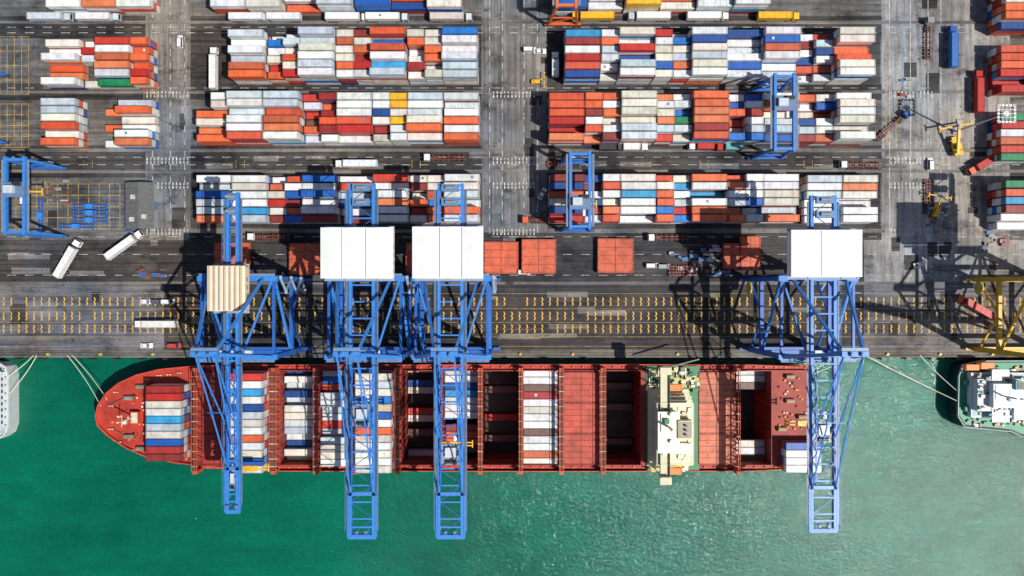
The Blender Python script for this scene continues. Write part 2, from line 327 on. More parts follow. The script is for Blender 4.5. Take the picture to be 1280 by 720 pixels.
# ------------------------------------------------------------------ STS cranes
def sts(px,hw,tip_py,back_py,house,col=CB,col2=CB2,name='ship_to_shore_crane',X=None,trolley=-48,up=False):
    if X is None: X=P(px,0,39)[0]
    Yw=-21.9; Yl=3.0; zt=34; zg=38
    mb=MB(); bm=MB(); e=bpy.data.objects.new(name,None); sc.collection.objects.link(e); e.location=(X,0,0)
    for y in (Yw,Yl):
        mb.beam((-12.5,y,3),(12.5,y,3),1.5,1.6,col)
        for sx in (-1,1):
            for k in (-1,1):
                cx=sx*10.5+k*2.6
                mb.box(cx,y,1.35,3.8,1.0,0.9,col)
                for w in (-1.3,-0.45,0.45,1.3): mb.cyl((cx+w,y-0.25,0.45),(cx+w,y+0.25,0.45),0.4,DG)
            mb.beam((sx*11.8,y,3.8),(sx*11.4,y,zt),1.7,1.7,col,w2=1.35,h2=1.35)
            mb.beam((sx*11.6,y,15),(sx*4.2,y,zt-1),0.7,0.7,col2)
        mb.beam((-11.5,y,15),(11.5,y,15),1.3,1.7,col)
        mb.beam((-12.6,y,zt),(12.6,y,zt),1.7,1.9,col2)
        for i in range(-12,13,2): mb.box(i,y-1.5 if y<0 else y+1.5,zt+1.2,0.08,0.08,1.0,col2)
        mb.box(0,y-1.1 if y<0 else y+1.1,zt+0.75,24,0.9,0.08,(0.2,0.25,0.3)); mb.box(0,y-1.5 if y<0 else y+1.5,zt+1.75,24,0.09,0.09,col2)
    for sx in (-1,1):
        mb.beam((sx*11.6,Yw,15),(sx*11.6,Yl,15),1.2,1.5,col)
        mb.beam((sx*11.4,Yw,zt-0.2),(sx*11.4,Yl,zt-0.2),0.8,0.9,col)
        mb.beam((sx*11.6,Yw,15.5),(sx*11.4,Yl,zt-1),0.75,0.75,col2)
        mb.beam((sx*11.8,Yl,4),(sx*11.6,(Yw+Yl)/2,15),0.6,0.6,col)
        mb.beam((sx*11.8,Yw,4),(sx*11.6,(Yw+Yl)/2,15),0.6,0.6,col)
    mb.beam((-11.2,Yl,zt),(-hw,Yw,zt+1.5),0.6,0.6,col2); mb.beam((11.2,Yl,zt),(hw,Yw,zt+1.5),0.6,0.6,col2)
    za=60; Ya=Yw+3.2; ax=2.8
    for sx in (-1,1):
        mb.beam((sx*11.2,Yw,zt),(sx*ax,Ya,za),1.1,1.1,col2,w2=0.8,h2=0.8)
        mb.beam((sx*8.5,Yl,zt+1),(sx*ax,Ya,za),0.75,0.75,col2)
    for z in (42,48,54):
        t=(z-zt)/(za-zt); x=11.2+(ax-11.2)*t; y=Yw+(Ya-Yw)*t; mb.beam((-x,y,z),(x,y,z),0.5,0.5,col2)
    mb.beam((-ax-1,Ya,za),(ax+1,Ya,za),1.5,1.6,col2); mb.box(0,Ya+1.2,za+0.4,ax*2+2,1.2,0.12,(0.14,0.25,0.42))
    for sx in (-1,1): mb.cyl((sx*1.5-0.25,Ya,za+1.2),(sx*1.5+0.25,Ya,za+1.2),0.6,(0.1,0.2,0.4),n=14); mb.beam((sx*3.6,Ya-0.8,za+0.8),(sx*3.6,Ya-0.8,za+1.9),0.1,0.1,col2)
    yb=P(0,back_py,39)[1]; yt=P(0,tip_py,39)[1]
    for sx in (-1,1):
        mb.beam((sx*hw,yb,zg),(sx*hw,Yw-2,zg),0.95,1.8,col2)
        bm.beam((sx*hw,Yw-2.3,zg),(sx*hw,yt,zg),0.85,1.6,col2)
        for (t,ya_,yb_) in ((mb,yb-2,Yw-2),(bm,Yw-2.3,yt+2)):
            t.b2(sx*(hw+0.62),sx*(hw+1.48),yb_,ya_,zg+0.27,zg+0.33,(0.12,0.17,0.25))
            t.b2(sx*(hw+1.45),sx*(hw+1.55),yb_,ya_,zg+1.3,zg+1.4,col2)
            y=ya_-0.5
            while y>yb_: t.box(sx*(hw+1.5),y,zg+0.8,0.07,0.07,1.1,col2); y-=2.5
    y=yb-0.5; i=0
    while y>yt:
        t=bm if y<Yw-2 else mb
        if not(Ya-1<y<Ya+2):
            t.beam((-hw,y,zg+0.6),(hw,y,zg+0.6),0.42,0.5,col2)
            if y-5.2>yt and (y<Yw-2 or y>Yl+16): t.beam((-hw*(1 if i%2 else -1),y,zg+0.5),(hw*(1 if i%2 else -1),y-5.2,zg+0.5),0.22,0.22,col)
        y-=5.2; i+=1
    for sx in (-1,1):
        bm.beam((sx*hw*0.8,Yw-3,zg+2.8),(sx*hw*0.8,yt+16,zg+2.0),0.3,0.3,col)
        y=Yw-3
        while y>yt+17:
            bm.beam((sx*hw*0.8,y,zg+2.7),(sx*hw,y-2.6,zg+0.8),0.2,0.2,col); bm.beam((sx*hw,y-2.6,zg+0.8),(sx*hw*0.8,y-5.2,zg+2.7),0.2,0.2,col); y-=5.2
    th=hw+0.75
    bm.beam((-th,yt,zg),(th,yt,zg),1.3,1.4,col2); bm.beam((-th,yt+13.5,zg+.2),(th,yt+13.5,zg+.2),1.1,1.2,col2)
    for sx in (-1,1): bm.beam((sx*th,yt,zg+.3),(sx*th,yt+13.5,zg+.3),0.5,1.0,col2); bm.beam((sx*th*0.5,yt+0.6,zg+.5),(sx*th*0.5,yt+3,zg+.5),0.3,0.4,col)
    bm.beam((-th,yt+3.2,zg+.6),(th,yt+3.2,zg+.6),0.5,0.6,col2)
    for sx in (-1,1): bm.box(sx*1.4,yt+1.7,zg+1.1,0.8,1.0,0.9,(0.12,0.2,0.35))
    if not up:
        for sx in (-1,1):
            for yy in (Yw+(yt-Yw)*0.45,yt+14):
                bm.beam((sx*ax,Ya,za),(sx*hw,yy,zg+1),0.38,0.3,col2)
                bm.box((sx*ax+sx*hw)/2,(Ya+yy)/2,(za+zg+1)/2,0.7,1.0,0.7,col)
        bm.beam((-ax*1.3,(Ya+yt+14)/2,(za+zg)/2),(ax*1.3,(Ya+yt+14)/2,(za+zg)/2),0.3,0.3,col)
    for k in range(5):
        z0=4+k*5.8; s=1 if k%2 else -1
        mb.beam((13.3,Yl-2+s*2,z0),(13.3,Yl-2-s*2,z0+5.8),0.8,0.15,(0.3,0.4,0.5)); mb.box(13.3,Yl-2-s*2.4,z0+5.8,0.9,1.0,0.1,(0.3,0.4,0.5))
    mb.beam((11.5,Yl-4.5,34),(13.8,Yl-4.5,34),0.3,0.3,col)
    mb.cyl((-13.2,Yl-3,6),(-12.6,Yl-3,6),2.4,(0.7,0.5,0.1),n=18)
    for k in range(3): mb.box(-5+k*4.5,Yw+1.6,zt+1.5,2.2,1.2,1.4,(0.55,0.6,0.65))
    mb.build('frame',[M_STEEL],parent=e)
    bo=bm.build('boom',[M_STEEL],parent=e)
    if up:
        h=Vector((0,Yw-2,zg)); Rm=Matrix.Rotation(math.radians(-80),3,'X'); bo.rotation_euler=(math.radians(-80),0,0); bo.location=h-Rm@h
    tb=MB(); y=trolley; tw=hw-0.55
    tb.box(0,y,zg-0.3,tw*2,6.5,0.7,(0.25,0.3,0.35)); tb.box(0,y+0.8,zg+0.5,tw*1.1,3.0,1.4,(0.55,0.57,0.6)); tb.cyl((-tw*0.5,y-2.2,zg+0.5),(tw*0.5,y-2.2,zg+0.5),0.55,DG)
    tb.box(tw*0.6,y+5,zg-2.6,2.0,2.4,2.4,(0.8,0.8,0.8)); tb.box(tw*0.6,y+3.75,zg-2.6,1.8,0.06,1.6,(0.02,0.03,0.05))
    zs=22
    for sx in (-1,1):
        for sy in (-1,1): tb.cyl((sx*min(tw,1.6),y+sy*1.0,zg-0.6),(sx*min(tw,1.6),y+sy*1.0,zs+1),0.05,DG,n=5)
    tb.box(0,y,zs+0.6,4.2,1.8,0.8,YLW); tb.beam((-6,y-0.5,zs+0.1),(6,y-0.5,zs+0.1),0.35,0.4,YLW); tb.beam((-6,y+0.5,zs+0.1),(6,y+0.5,zs+0.1),0.35,0.4,YLW)
    for sx in (-1,1): tb.box(sx*6,y,zs,0.35,2.44,0.4,YLW)
    tb.build('trolley',[M_STEEL],parent=e)
    if house:
        x0,x1,y0,y1,hc,seams=house
        a=P(x0,y1,44);b_=P(x1,y0,44); ax0,ax1=a[0]-X,b_[0]-X
        hb=MB(); z0,z1=39.2,43.6
        hb.b2(ax0,ax1,a[1],b_[1],z0,z1-0.5,hc); 
        hb.b2(ax0-0.25,ax1+0.25,a[1]-0.25,b_[1]+0.25,z1-0.48,z1-0.2,tuple(c*0.9 for c in hc))
        xs=[ax0-0.2]+[ax0+(ax1-ax0)*s for s in seams]+[ax1+0.2]
        for i in range(len(xs)-1):
            xm=(xs[i]+xs[i+1])/2; q=0.16; rr=0.55 if len(xs)<6 else 0.25
            vs=[(xs[i]+q,a[1]-0.2,z1-0.18),(xm,a[1]-0.2,z1-0.18+rr),(xs[i+1]-q,a[1]-0.2,z1-0.18),(xs[i+1]-q,b_[1]+0.2,z1-0.18),(xm,b_[1]+0.2,z1-0.18+rr),(xs[i]+q,b_[1]+0.2,z1-0.18)]
            hb.add(vs,[(0,1,4,5),(1,2,3,4),(2,1,0),(5,4,3),(0,5,3,2)],jit(hc,0.04))
            if i: hb.box(xs[i],(a[1]+b_[1])/2,z1-0.17,0.22,b_[1]-a[1],0.06,(0.2,0.2,0.22))
        for i in range(4):
            hb.box(ax0+1.5+i*(ax1-ax0-3)/3,a[1]-0.03,41.6,1.1,0.05,0.9,(0.03,0.04,0.06))
            hb.box(ax1+0.03,a[1]+2+i*2.5,41.4,0.05,1.3,1.2,(0.25,0.25,0.27))
        for sy in (a[1]+1.2,b_[1]-1.2): hb.beam((ax0,sy,z0-0.5),(ax1,sy,z0-0.5),0.6,0.8,col2)
        for sy in (a[1]-1.0,b_[1]+0.8): hb.box((ax0+ax1)/2,sy,z0+1.0,ax1-ax0,0.07,0.07,col2)
        hb.box((ax0+ax1)/2,b_[1]+0.5,z0,ax1-ax0,0.9,0.08,(0.3,0.35,0.4)); hb.box((ax0+ax1)/2,a[1]-0.6,z0,ax1-ax0,0.8,0.08,(0.3,0.35,0.4))
        hb.build('machinery_house',[M_HOUSE],parent=e)
    bb=MB()
    for yy in (yb-1.5,yb-6): bb.box(0,yy,zg+1.4,hw*1.5,2.2,1.3,(0.1,0.22,0.4)); bb.cyl((-1.5,yy,zg+2.4),(1.5,yy,zg+2.4),0.55,(0.25,0.27,0.3))
    bb.build('hoist_gear',[M_STEEL],parent=e)
W8=(0.80,0.80,0.79)
sts(290,1.5,640,240,(259,305,333,388,(0.68,0.54,0.38),[0.14,0.28,0.42,0.57,0.71,0.86]),trolley=-60)
sts(452,3.6,672,229,(401,490,285,347,W8,[0.28,0.62]),trolley=-40)
sts(563,3.6,672,229,(516,603,284,347,W8,[0.38,0.7]),trolley=-52)
sts(1030,3.6,664,244,(991,1078,288,345,W8,[0.42]),trolley=-45)
sts(0,3.6,650,240,(1320,1400,288,345,W8,[0.42]),col=(0.7,0.4,0.03),col2=(0.8,0.48,0.04),X=178.5,up=True,trolley=-6)
# ------------------------------------------------------------------ RTG cranes
def rtg(px,py,col=CB,col2=CB2,ty=3,h=19.5):
    x,y=P(px,py,h); mb=MB(); S=12.2
    for sy in (-1,1):
        Y=sy*S
        mb.beam((-5.5,Y,1.8),(5.5,Y,1.8),1.0,1.0,col)
        for sx in (-1,1):
            for w in (-0.9,0.9): mb.cyl((sx*5.2+w,Y-0.35,0.75),(sx*5.2+w,Y+0.35,0.75),0.75,DG,n=14)
            mb.box(sx*5.2,Y,1.4,2.6,0.6,0.5,col)
            mb.beam((sx*5.0,Y,2.2),(sx*3.2,Y,h),0.9,0.9,col2)
        mb.beam((-3.6,Y,h+0.2),(3.6,Y,h+0.2),0.9,1.1,col2); mb.beam((-4.4,Y,8),(4.4,Y,8),0.5,0.6,col)
        mb.beam((-4.8,Y,3),(4.0,Y,8),0.3,0.3,col)
    for sx in (-1,1):
        mb.beam((sx*3.2,-S-1,h+0.3),(sx*3.2,S+1,h+0.3),0.9,1.4,col2)
        mb.box(sx*4.3,0,h+0.3,0.8,2*S,0.07,(0.2,0.24,0.3)); mb.box(sx*4.75,0,h+1.3,0.08,2*S,0.08,col2)
        for i in range(-12,13,3): mb.box(sx*4.75,i,h+0.8,0.07,0.07,1,col2)
    mb.box(0,ty,h+1.2,7.2,5.0,0.5,(0.12,0.2,0.35)); mb.box(-1,ty,h+2.1,3.2,2.6,1.4,(0.5,0.55,0.6)); mb.cyl((0,ty+1.7,h+2),(2.8,ty+1.7,h+2),0.6,DG)
    mb.box(2.0,ty-3.5,h-1.5,1.9,2.1,2.2,(0.75,0.75,0.75)); mb.box(2,ty-4.57,h-1.4,1.6,0.05,1.5,(0.02,0.03,0.05))
    mb.box(0,S+1.2,3.4,4.5,1.6,2.4,(0.5,0.55,0.6))
    for sx in (-1,1):
        for sy in (-1,1): mb.cyl((sx*2,ty+sy*0.8,h),(sx*2,ty+sy*0.8,15.4),0.05,DG,n=5)
    mb.box(0,ty,15.3,4,1.6,0.5,YLW); mb.beam((-6,ty,15),(6,ty,15),0.5,0.35,YLW)
    for sx in (-1,1): mb.box(sx*6,ty,14.9,0.35,2.44,0.35,YLW)
    mb.build('gantry_crane',[M_STEEL],(x,y,0.04))
rtg(980,141); rtg(725,238,ty=-4); rtg(20,245,ty=2); rtg(708,-38,(0.6,0.12,0.03),(0.65,0.16,0.04)); rtg(-60,120)
# ------------------------------------------------------------------ hatch covers on apron
HC=(0.60,0.11,0.05)
def hatch_panel(mb,cx,cy,z,w,d,col,rows_=4):
    mb.box(cx,cy,z+0.45,w,d,0.9,col); dk=tuple(c*0.5 for c in col); lt=tuple(min(0.9,c*1.3) for c in col)
    for i in range(rows_+1): mb.box(cx,cy-d/2+0.25+(d-0.5)*i/rows_,z+0.93,w-0.1,0.22,0.08,dk)
    for i in range(3): mb.box(cx-w/2+0.25+(w-0.5)*i/2,cy,z+0.95,0.28,d-0.1,0.09,dk)
    nn=int(d/1.3)
    for i in range(nn):
        for sx in (-0.96,-0.5,0.03,0.5,0.93): mb.box(cx+sx*w/2,cy-d/2+0.65+i*(d-1.3)/(nn-1),z+0.98,0.35,0.35,0.14,lt if (i+int(sx*4))%3 else dk)
def hatch(px0,py0,px1,py1,n=2,z0=0.3):
    a=P(px0,py1,z0+1.2*n);b_=P(px1,py0,z0+1.2*n); mb=MB()
    w=b_[0]-a[0];d=b_[1]-a[1]
    for i in range(n): hatch_panel(mb,0,0,z0+i*1.25,w,d,jit(HC,0.12))
    for sx in (-1,0,1):
        for sy in (-1,1): mb.box(sx*w*0.42,sy*d*0.42,z0/2,0.6,0.6,z0,(0.2,0.15,0.1))
    return mb.build('hatch_cover',[M_DECK],((a[0]+b_[0])/2,(a[1]+b_[1])/2,0.04),rz=random.uniform(-0.008,0.008))
for r in ((267,303,312,341),(361,304,400,344),(605,302,648,342),(652,299,695,342),(747,298,792,341),(507,304,545,343),(905,304,925,336),(926,295,951,338)): hatch(*r,n=random.choice([1,2,2]))
# ------------------------------------------------------------------ container ship
ship=bpy.data.objects.new('container_ship',None); sc.collection.objects.link(ship)
DZ=5.0; DKR=(0.44,0.038,0.022); DK2=(0.32,0.033,0.020); HUL=(0.25,0.02,0.013); FL=-13.0
top=[(121,520),(124,506),(134,491),(150,478),(172,468),(200,461),(240,457),(300,455.5),(700,455),(940,455.5),(1000,458),(1014,463)]
bot=[(1014,580),(1000,585.5),(940,588.5),(700,589),(345,588.5),(300,586),(262,582.5),(220,578),(185,571),(158,559),(136,544),(124,532)]
outline=[P(x,y,DZ) for x,y in top+bot]
low=[]
for (x,y) in outline:
    cy=(outline[0][1]); t=max(0,min(1,(-70-x)/80)); low.append((x+ t*9, cy+(y-cy)*(0.97-0.35*t)))
hb=MB(); n=len(outline)
vs=[(x,y,-9) for x,y in low]+[(x,y,DZ) for x,y in outline]
hb.add(vs,[((i+1)%n,i,n+i,n+(i+1)%n) for i in range(n)],HUL)
def inset(p,d):
    cy=outline[0][1]; return (p[0]+(d if p[0]<-100 else (-d if p[0]>105 else 0)),p[1]+(d if p[1]<cy else -d))
for i in range(n):
    j=(i+1)%n
    a,b_=outline[i],outline[j]; hh=1.3 if a[0]<-90 else 1.0
    ia,ib=inset(a,0.3),inset(b_,0.3)
    hb.add([(*a,DZ),(*b_,DZ),(*b_,DZ+hh),(*a,DZ+hh),(*ia,DZ+hh),(*ib,DZ+hh),(*ib,DZ),(*ia,DZ)],[(1,0,3,2),(3,4,5,2),(4,7,6,5)],(0.58,0.07,0.035))
hb.build('hull',[M_DECK],parent=ship)
YT,YBt=P(0,455,DZ)[1],P(0,588.5,DZ)[1]; YCn=(YT+YBt)/2
def SX(px): return P(px,0,DZ)[0]
db=MB()
xb=SX(248)
ytop=P(0,457,DZ)[1]; ybo=P(0,581,DZ)[1]
idx=[i for i,p in enumerate(outline) if p[0]<=SX(243)]
ordered=[outline[i] for i in idx if i>=12]+[outline[i] for i in idx if i<12]
poly=[(xb,ybo)]+ordered+[(xb,ytop)]
db.prism(poly[::-1],DZ-0.6,DZ,DKR)
inY0,inY1=YBt+2.3,YT-2.3
xa,xz=xb,SX(1013)
mb=MB(); A,B_=4000,QY+0.5; wx0,wx1,wy0,wy1=xa+0.2,xz-0.8,inY0,inY1
mb.quad(-A,wx0,-5000,B_,-3.5); mb.quad(wx1,A,-5000,B_,-3.5); mb.quad(wx0,wx1,-5000,wy0,-3.5); mb.quad(wx0,wx1,wy1,B_,-3.5)
mb.build('water',[M_WATER])
holds=[(270,4.6),(320,6.5),(374,6.5),(424,6.5),(474,6.5),(525,6.5),(576,6.5),(626,6.5),(675.5,6.5),(726,6.5),(777.5,6.5),(894,6.5),(941,6.2)]
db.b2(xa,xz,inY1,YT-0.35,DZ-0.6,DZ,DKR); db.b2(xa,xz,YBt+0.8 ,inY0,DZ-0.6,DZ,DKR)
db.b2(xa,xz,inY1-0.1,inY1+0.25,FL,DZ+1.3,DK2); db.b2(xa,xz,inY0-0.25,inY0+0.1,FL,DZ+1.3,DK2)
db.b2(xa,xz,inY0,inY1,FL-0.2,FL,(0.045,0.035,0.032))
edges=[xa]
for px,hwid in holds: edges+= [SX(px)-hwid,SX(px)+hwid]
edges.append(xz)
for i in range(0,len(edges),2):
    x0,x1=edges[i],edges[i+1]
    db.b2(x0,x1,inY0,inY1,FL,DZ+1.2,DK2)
    if x1-x0<6: 
        xm=(x0+x1)/2; y=inY0+0.4
        while y<inY1:
            for xx in (x0+0.15,x1-0.15): db.box(xx,y,DZ+3.0,0.22,0.22,3.6,(0.4,0.055,0.03))
            db.box(xm,y,DZ+4.95,x1-x0+0.5,0.24,0.15,(0.75,0.23,0.06) if random.random()<0.7 else (0.72,0.62,0.4)); y+=2.62
        db.b2(x0+0.1,x1-0.1,YBt+0.9,YT-0.9,DZ+4.7,DZ+4.82,(0.18,0.038,0.026))
        for xx in (x0,x1): db.b2(xx-0.07,xx+0.07,YBt+0.9,YT-0.9,DZ+5.8,DZ+5.92,(0.62,0.12,0.045))
        for yy in (YBt+0.6,YT-1.5): db.box(xm,yy,DZ+2.6,1.6,1.2,5.2,(0.5,0.075,0.035))
for px,hwid in holds:
    for s in (-1,1):
        y=inY0+1.3
        while y<inY1-0.5:
            db.box(SX(px)+s*(hwid-0.15),y,-4,0.25,0.25,18.0,(0.16,0.045,0.035)); y+=2.62
    for f in (-0.33,0.33): db.box(SX(px),YCn+f*30,FL+0.1,hwid*2-0.8,0.4,0.2,(0.14,0.10,0.08))
    for s in (-1,1): db.box(SX(px),(inY0 if s<0 else inY1)-s*0.35,0.5,hwid*2,0.5,0.15,(0.3,0.06,0.04))
x=xa
while x<xz:
    db.box(x,YBt+1.4,DZ+0.35,0.5,0.5,0.7,(0.75,0.2,0.06)); db.box(x,YT-1.2,DZ+0.35,0.5,0.5,0.7,(0.75,0.2,0.06)); x+=3.6
def bp(px,py): return P(px,py,DZ)
for (px,py) in ((163,497),(163,545),(178,483),(178,560)):
    x,y=bp(px,py); db.cyl((x-1.6,y,DZ+0.9),(x+1.6,y,DZ+0.9),0.8,(0.25,0.26,0.2)); db.box(x,y,DZ+0.3,4,1.6,0.5,(0.6,0.07,0.03)); db.box(x+2.0,y,DZ+0.9,0.4,1.8,1.6,(0.4,0.06,0.03))
for (px,py) in ((140,507),(140,536),(150,520),(185,474),(200,469),(170,562),(205,572),(146,490),(150,552),(225,466),(232,573),(215,572),(212,468)):
    x,y=bp(px,py)
    for s in (-0.5,0.5): db.cyl((x+s,y,DZ),(x+s,y,DZ+0.9),0.25,(0.7,0.6,0.35))
    db.box(x,y,DZ+0.08,1.7,0.6,0.16,(0.3,0.04,0.02))
x,y=bp(172,521); db.box(x,y,DZ+1.2,2.8,4.2,2.4,(0.6,0.08,0.04)); db.box(x,y,DZ+2.44,2.2,3.6,0.1,(0.65,0.6,0.45)); db.cyl((x-1,y,DZ+2),(x-1,y,DZ+12),0.28,(0.8,0.75,0.6)); db.beam((x-1,y-2,DZ+9),(x-1,y+2,DZ+9),0.2,0.2,(0.8,0.75,0.6))
x,y=bp(156,527); db.box(x,y,DZ+0.5,1.6,1.6,1.0,(0.75,0.7,0.5))
for py in (503,530,541,512): 
    x,y=bp(182,py); db.cyl((x,y,DZ),(x,y,DZ+1.3),0.35,(0.8,0.8,0.7))
x0=bp(188,520)[0]; db.b2(x0-0.15,x0+0.15,bp(0,568)[1],bp(0,476)[1],DZ,DZ+3.5,(0.5,0.06,0.03))
for s in (-1,1):
    a=bp(163,520+s*25); c=bp(134,520+s*14); db.beam((a[0],a[1],DZ+0.5),(c[0],c[1],DZ+0.2),0.3,0.2,(0.12,0.08,0.06))
for i in range(34):
    x,y=bp(random.uniform(140,186),random.uniform(488,556)); db.box(x,y,DZ+0.2,random.uniform(0.3,0.9),random.uniform(0.3,0.9),0.4,random.choice([(0.7,0.65,0.5),(0.3,0.035,0.02),(0.7,0.18,0.05)]))
for (px,py) in ((985,470),(985,500),(1000,520),(975,535)):
    x,y=bp(px,py); db.cyl((x-1.4,y,DZ+2.1),(x+1.4,y,DZ+2.1),0.8,(0.4,0.3,0.2)); db.box(x,y,DZ+1.5,3.4,1.6,0.5,(0.5,0.07,0.03))
for i in range(34):
    x,y=bp(random.uniform(972,1008),random.uniform(468,535)); db.box(x,y,DZ+1.5,0.6,0.6,0.6,random.choice([(0.8,0.65,0.4),(0.8,0.3,0.05),(0.25,0.03,0.02)]))
db.build('deck',[M_DECK],parent=ship)
cb=MB()
for px,hwid in ((726,6.3),(894,6.3),(270,4.4)):
    for j in range(3):
        d=(inY1-inY0-0.6)/3; hatch_panel(cb,SX(px),inY0+0.3+d*(j+0.5),DZ+0.9,hwid*2,d-0.15,jit((0.52,0.075,0.042) if px==726 else ((0.60,0.17,0.09) if px>726 else (0.36,0.035,0.025)),0.08),5)
cb.build('hatch_covers',[M_DECK],parent=ship)
kb=MB()
def cargo(px,z0,spec,nt=1,yc=None,L=12.19):
    yc=YCn if yc is None else yc
    for i,ch in enumerate(spec):
        if ch==' ': continue
        y=yc+((len(spec)-1)/2-i)*2.62
        for k in range(nt):
            c=ccol(ch if k==nt-1 else '?'); t=random.uniform(-0.04,0.04)
            container(kb,SX(px)+t,y,z0+k*2.61,L,c,k==nt-1)
cargo(217,DZ+0.1,'rrwwbwwbrr',3,yc=P(0,529,12)[1])
cargo(320,DZ+1.5,'rwbwbwwwrwwbw',4)
cargo(374,-3.0,'bwwbwwwwwwbww',1); cargo(374,-0.3,' w b wwww  w ',1)
cargo(424,DZ-3.0,'wborwwwrwowbw',1); cargo(424,DZ-0.3,'   ww    wwww',1)
cargo(474,DZ+1.5,'wwwbwbwowwwww',4)
cargo(525,-11,'w bw  rw d  w',1)
cargo(576,-2.2,'wwbbwww      ',1); cargo(576,-6,'        rood ',1)
cargo(626,FL,'d  d   r  d  ',1)
cargo(675.5,DZ-2.2,'wwdrwwwwdwwow',1)
cargo(777.5,FL,'  d  d    d ',1)
cargo(941,-3.0,'wwd       wwd',1)
cargo(996,DZ+1.3,'bwww',2,yc=P(0,571,10)[1])
kb.build('cargo_containers',[M_CONT],parent=ship)
# superstructure
sb=MB(); CRM=(0.78,0.68,0.45); GR=(0.03,0.18,0.08); OFF=(0.78,0.74,0.62); CR2=(0.60,0.54,0.37)
x0,x1=SX(807),SX(873)
sb.b2(x0,x1,YBt+0.6,YT-0.6,DZ+1.22,DZ+1.5,GR)
xs0,xs1=P(820,0,20)[0],P(868,0,20)[0]
ya,yz=YBt+3.5,YT-9.5
lv=[(0,0,DZ+1.5,8.5),(0.5,0.8,8.5,11.3),(0.5,1.4,11.3,14.1),(0.8,2.4,14.1,16.9),(1.0,3.0,16.9,19.7)]
for li,(ix,iy,z0,z1) in enumerate(lv):
    sb.b2(xs0+ix,xs1-ix,ya+iy,yz-iy,z0,z1-0.15,CRM)
    sb.b2(xs0+ix-0.7,xs1-ix+0.7,ya+iy-0.9,yz-iy+0.9,z1-0.13,z1,CRM if li!=2 else CR2)
    for yy in [ya+iy+1.2+i*2.2 for i in range(int((yz-ya-2*iy-1)/2.2))]:
        for xx in (xs0+ix-0.02,xs1-ix+0.02): sb.box(xx,yy,(z0+z1)/2+0.3,0.06,0.7,0.8,(0.02,0.03,0.04))
    for xx in (xs0+ix-0.65,xs1-ix+0.65): sb.b2(xx-0.04,xx+0.04,ya+iy-0.9,yz-iy+0.9,z1+0.95,z1+1.03,OFF)
    for yy in (ya+iy-0.85,yz-iy+0.85): sb.b2(xs0+ix-0.7,xs1-ix+0.7,yy-0.04,yy+0.04,z1+0.95,z1+1.03,OFF)
bx0,bx1=xs0+0.5,xs0+7.0
sb.b2(bx0,bx1,ya+7,yz-5,19.7,22.6,CRM); sb.b2(bx0-0.4,bx1+0.4,ya+6.6,yz-4.6,22.6,22.8,OFF)
sb.b2(bx0+0.8,bx0+4.0,YBt+0.4,YT-0.4,19.72,19.95,CR2)
for xx in (bx0+0.8,bx0+4.0): sb.b2(xx-0.08,xx+0.08,YBt+0.4,YT-0.4,19.9,21,GR)
for yy in (YBt-0.4,YT-1.8): sb.b2(bx0+0.7,bx0+4.1,yy,yy+2.2,19.9,22.2,CRM); sb.b2(bx0+0.5,bx0+4.3,yy-0.1,yy+2.3,22.2,22.35,CR2)
for yy in (YT-4,YT-7,YBt+2): sb.beam((bx0+1,yy,DZ+1.5),(bx0+1,yy,19.7),0.3,0.3,OFF)
sb.b2(bx0-0.05,bx0-0.01,ya+7.5,yz-5.5,21.0,22.0,(0.02,0.03,0.04))
sb.cyl((bx0+3,YCn,22.8),(bx0+3,YCn,31),0.4,OFF); sb.beam((bx0+3,YCn-3,27),(bx0+3,YCn+3,27),0.25,0.25,OFF); sb.box(bx0+3,YCn,29,0.4,4,0.4,OFF); sb.box(bx0+2.4,YCn+1.8,23.4,1.6,1.6,1.2,GR)
for yy in (YCn-5,YCn+4): sb.cyl((bx0+4,yy,22.8),(bx0+4,yy,24),0.7,(0.85,0.85,0.85),n=14)
fx=xs1-3.8; sb.box(fx,YCn-1,21.5,4.6,6,4.5,CRM); sb.box(fx,YCn-1,23.85,4.0,5.4,0.2,(0.3,0.27,0.2))
for k in (-1.5,0,1.5): sb.cyl((fx,YCn-1+k,23.9),(fx,YCn-1+k,25.0),0.4,(0.12,0.10,0.09))
sb.b2(xs1-6.5,xs1-1.2,ya+6,YCn-6,19.7,21.2,OFF)
for yy in (ya-1.6,yz+2.2):
    sb.prof([(xs0+7+a,11.6+b) for a,b in ((-3.6,0.6),(-2.8,0),(2.8,0),(3.6,0.6),(2.6,2.1),(-2.6,2.1))],yy-1.1,yy+1.1,(0.85,0.2,0.03))
for i in range(120):
    xx=random.uniform(x0+0.6,x1-0.6); yy=random.choice([random.uniform(YBt+1,ya-0.5),random.uniform(yz+0.5,YT-1),random.uniform(yz+0.5,YT-1)])
    sb.box(xx,yy,DZ+1.9,random.uniform(0.4,1.9),random.uniform(0.4,1.6),random.uniform(0.5,2.4),random.choice([OFF,CRM,GR,CR2,(0.1,0.2,0.12),(0.06,0.06,0.05),(0.5,0.4,0.1),GR]))
for k in range(5): sb.beam((x0+1+k*3.2,yz+1.5,DZ+2),(x0+1+k*3.2,YT-1.2,DZ+2),0.35,0.5,random.choice([OFF,(0.05,0.05,0.05),CRM]))
for i in range(70):
    xx=random.uniform(xs0+1,xs1-1); yy=random.uniform(ya+3.5,yz-3.5)
    sb.box(xx,yy,19.9,random.uniform(0.4,1.6),random.uniform(0.4,1.6),random.uniform(0.3,1.6),random.choice([OFF,CRM,CR2,(0.3,0.28,0.2),(0.1,0.16,0.1)]))
for (yy,s) in ((YT-3,-1),(YBt+3,1)):
    sb.cyl((x0+2,yy,DZ+1.5),(x0+2,yy,14),0.5,OFF); sb.beam((x0+2,yy,14),(x0+12,yy+s*1.5,15.5),0.45,0.45,(0.7,0.55,0.1))
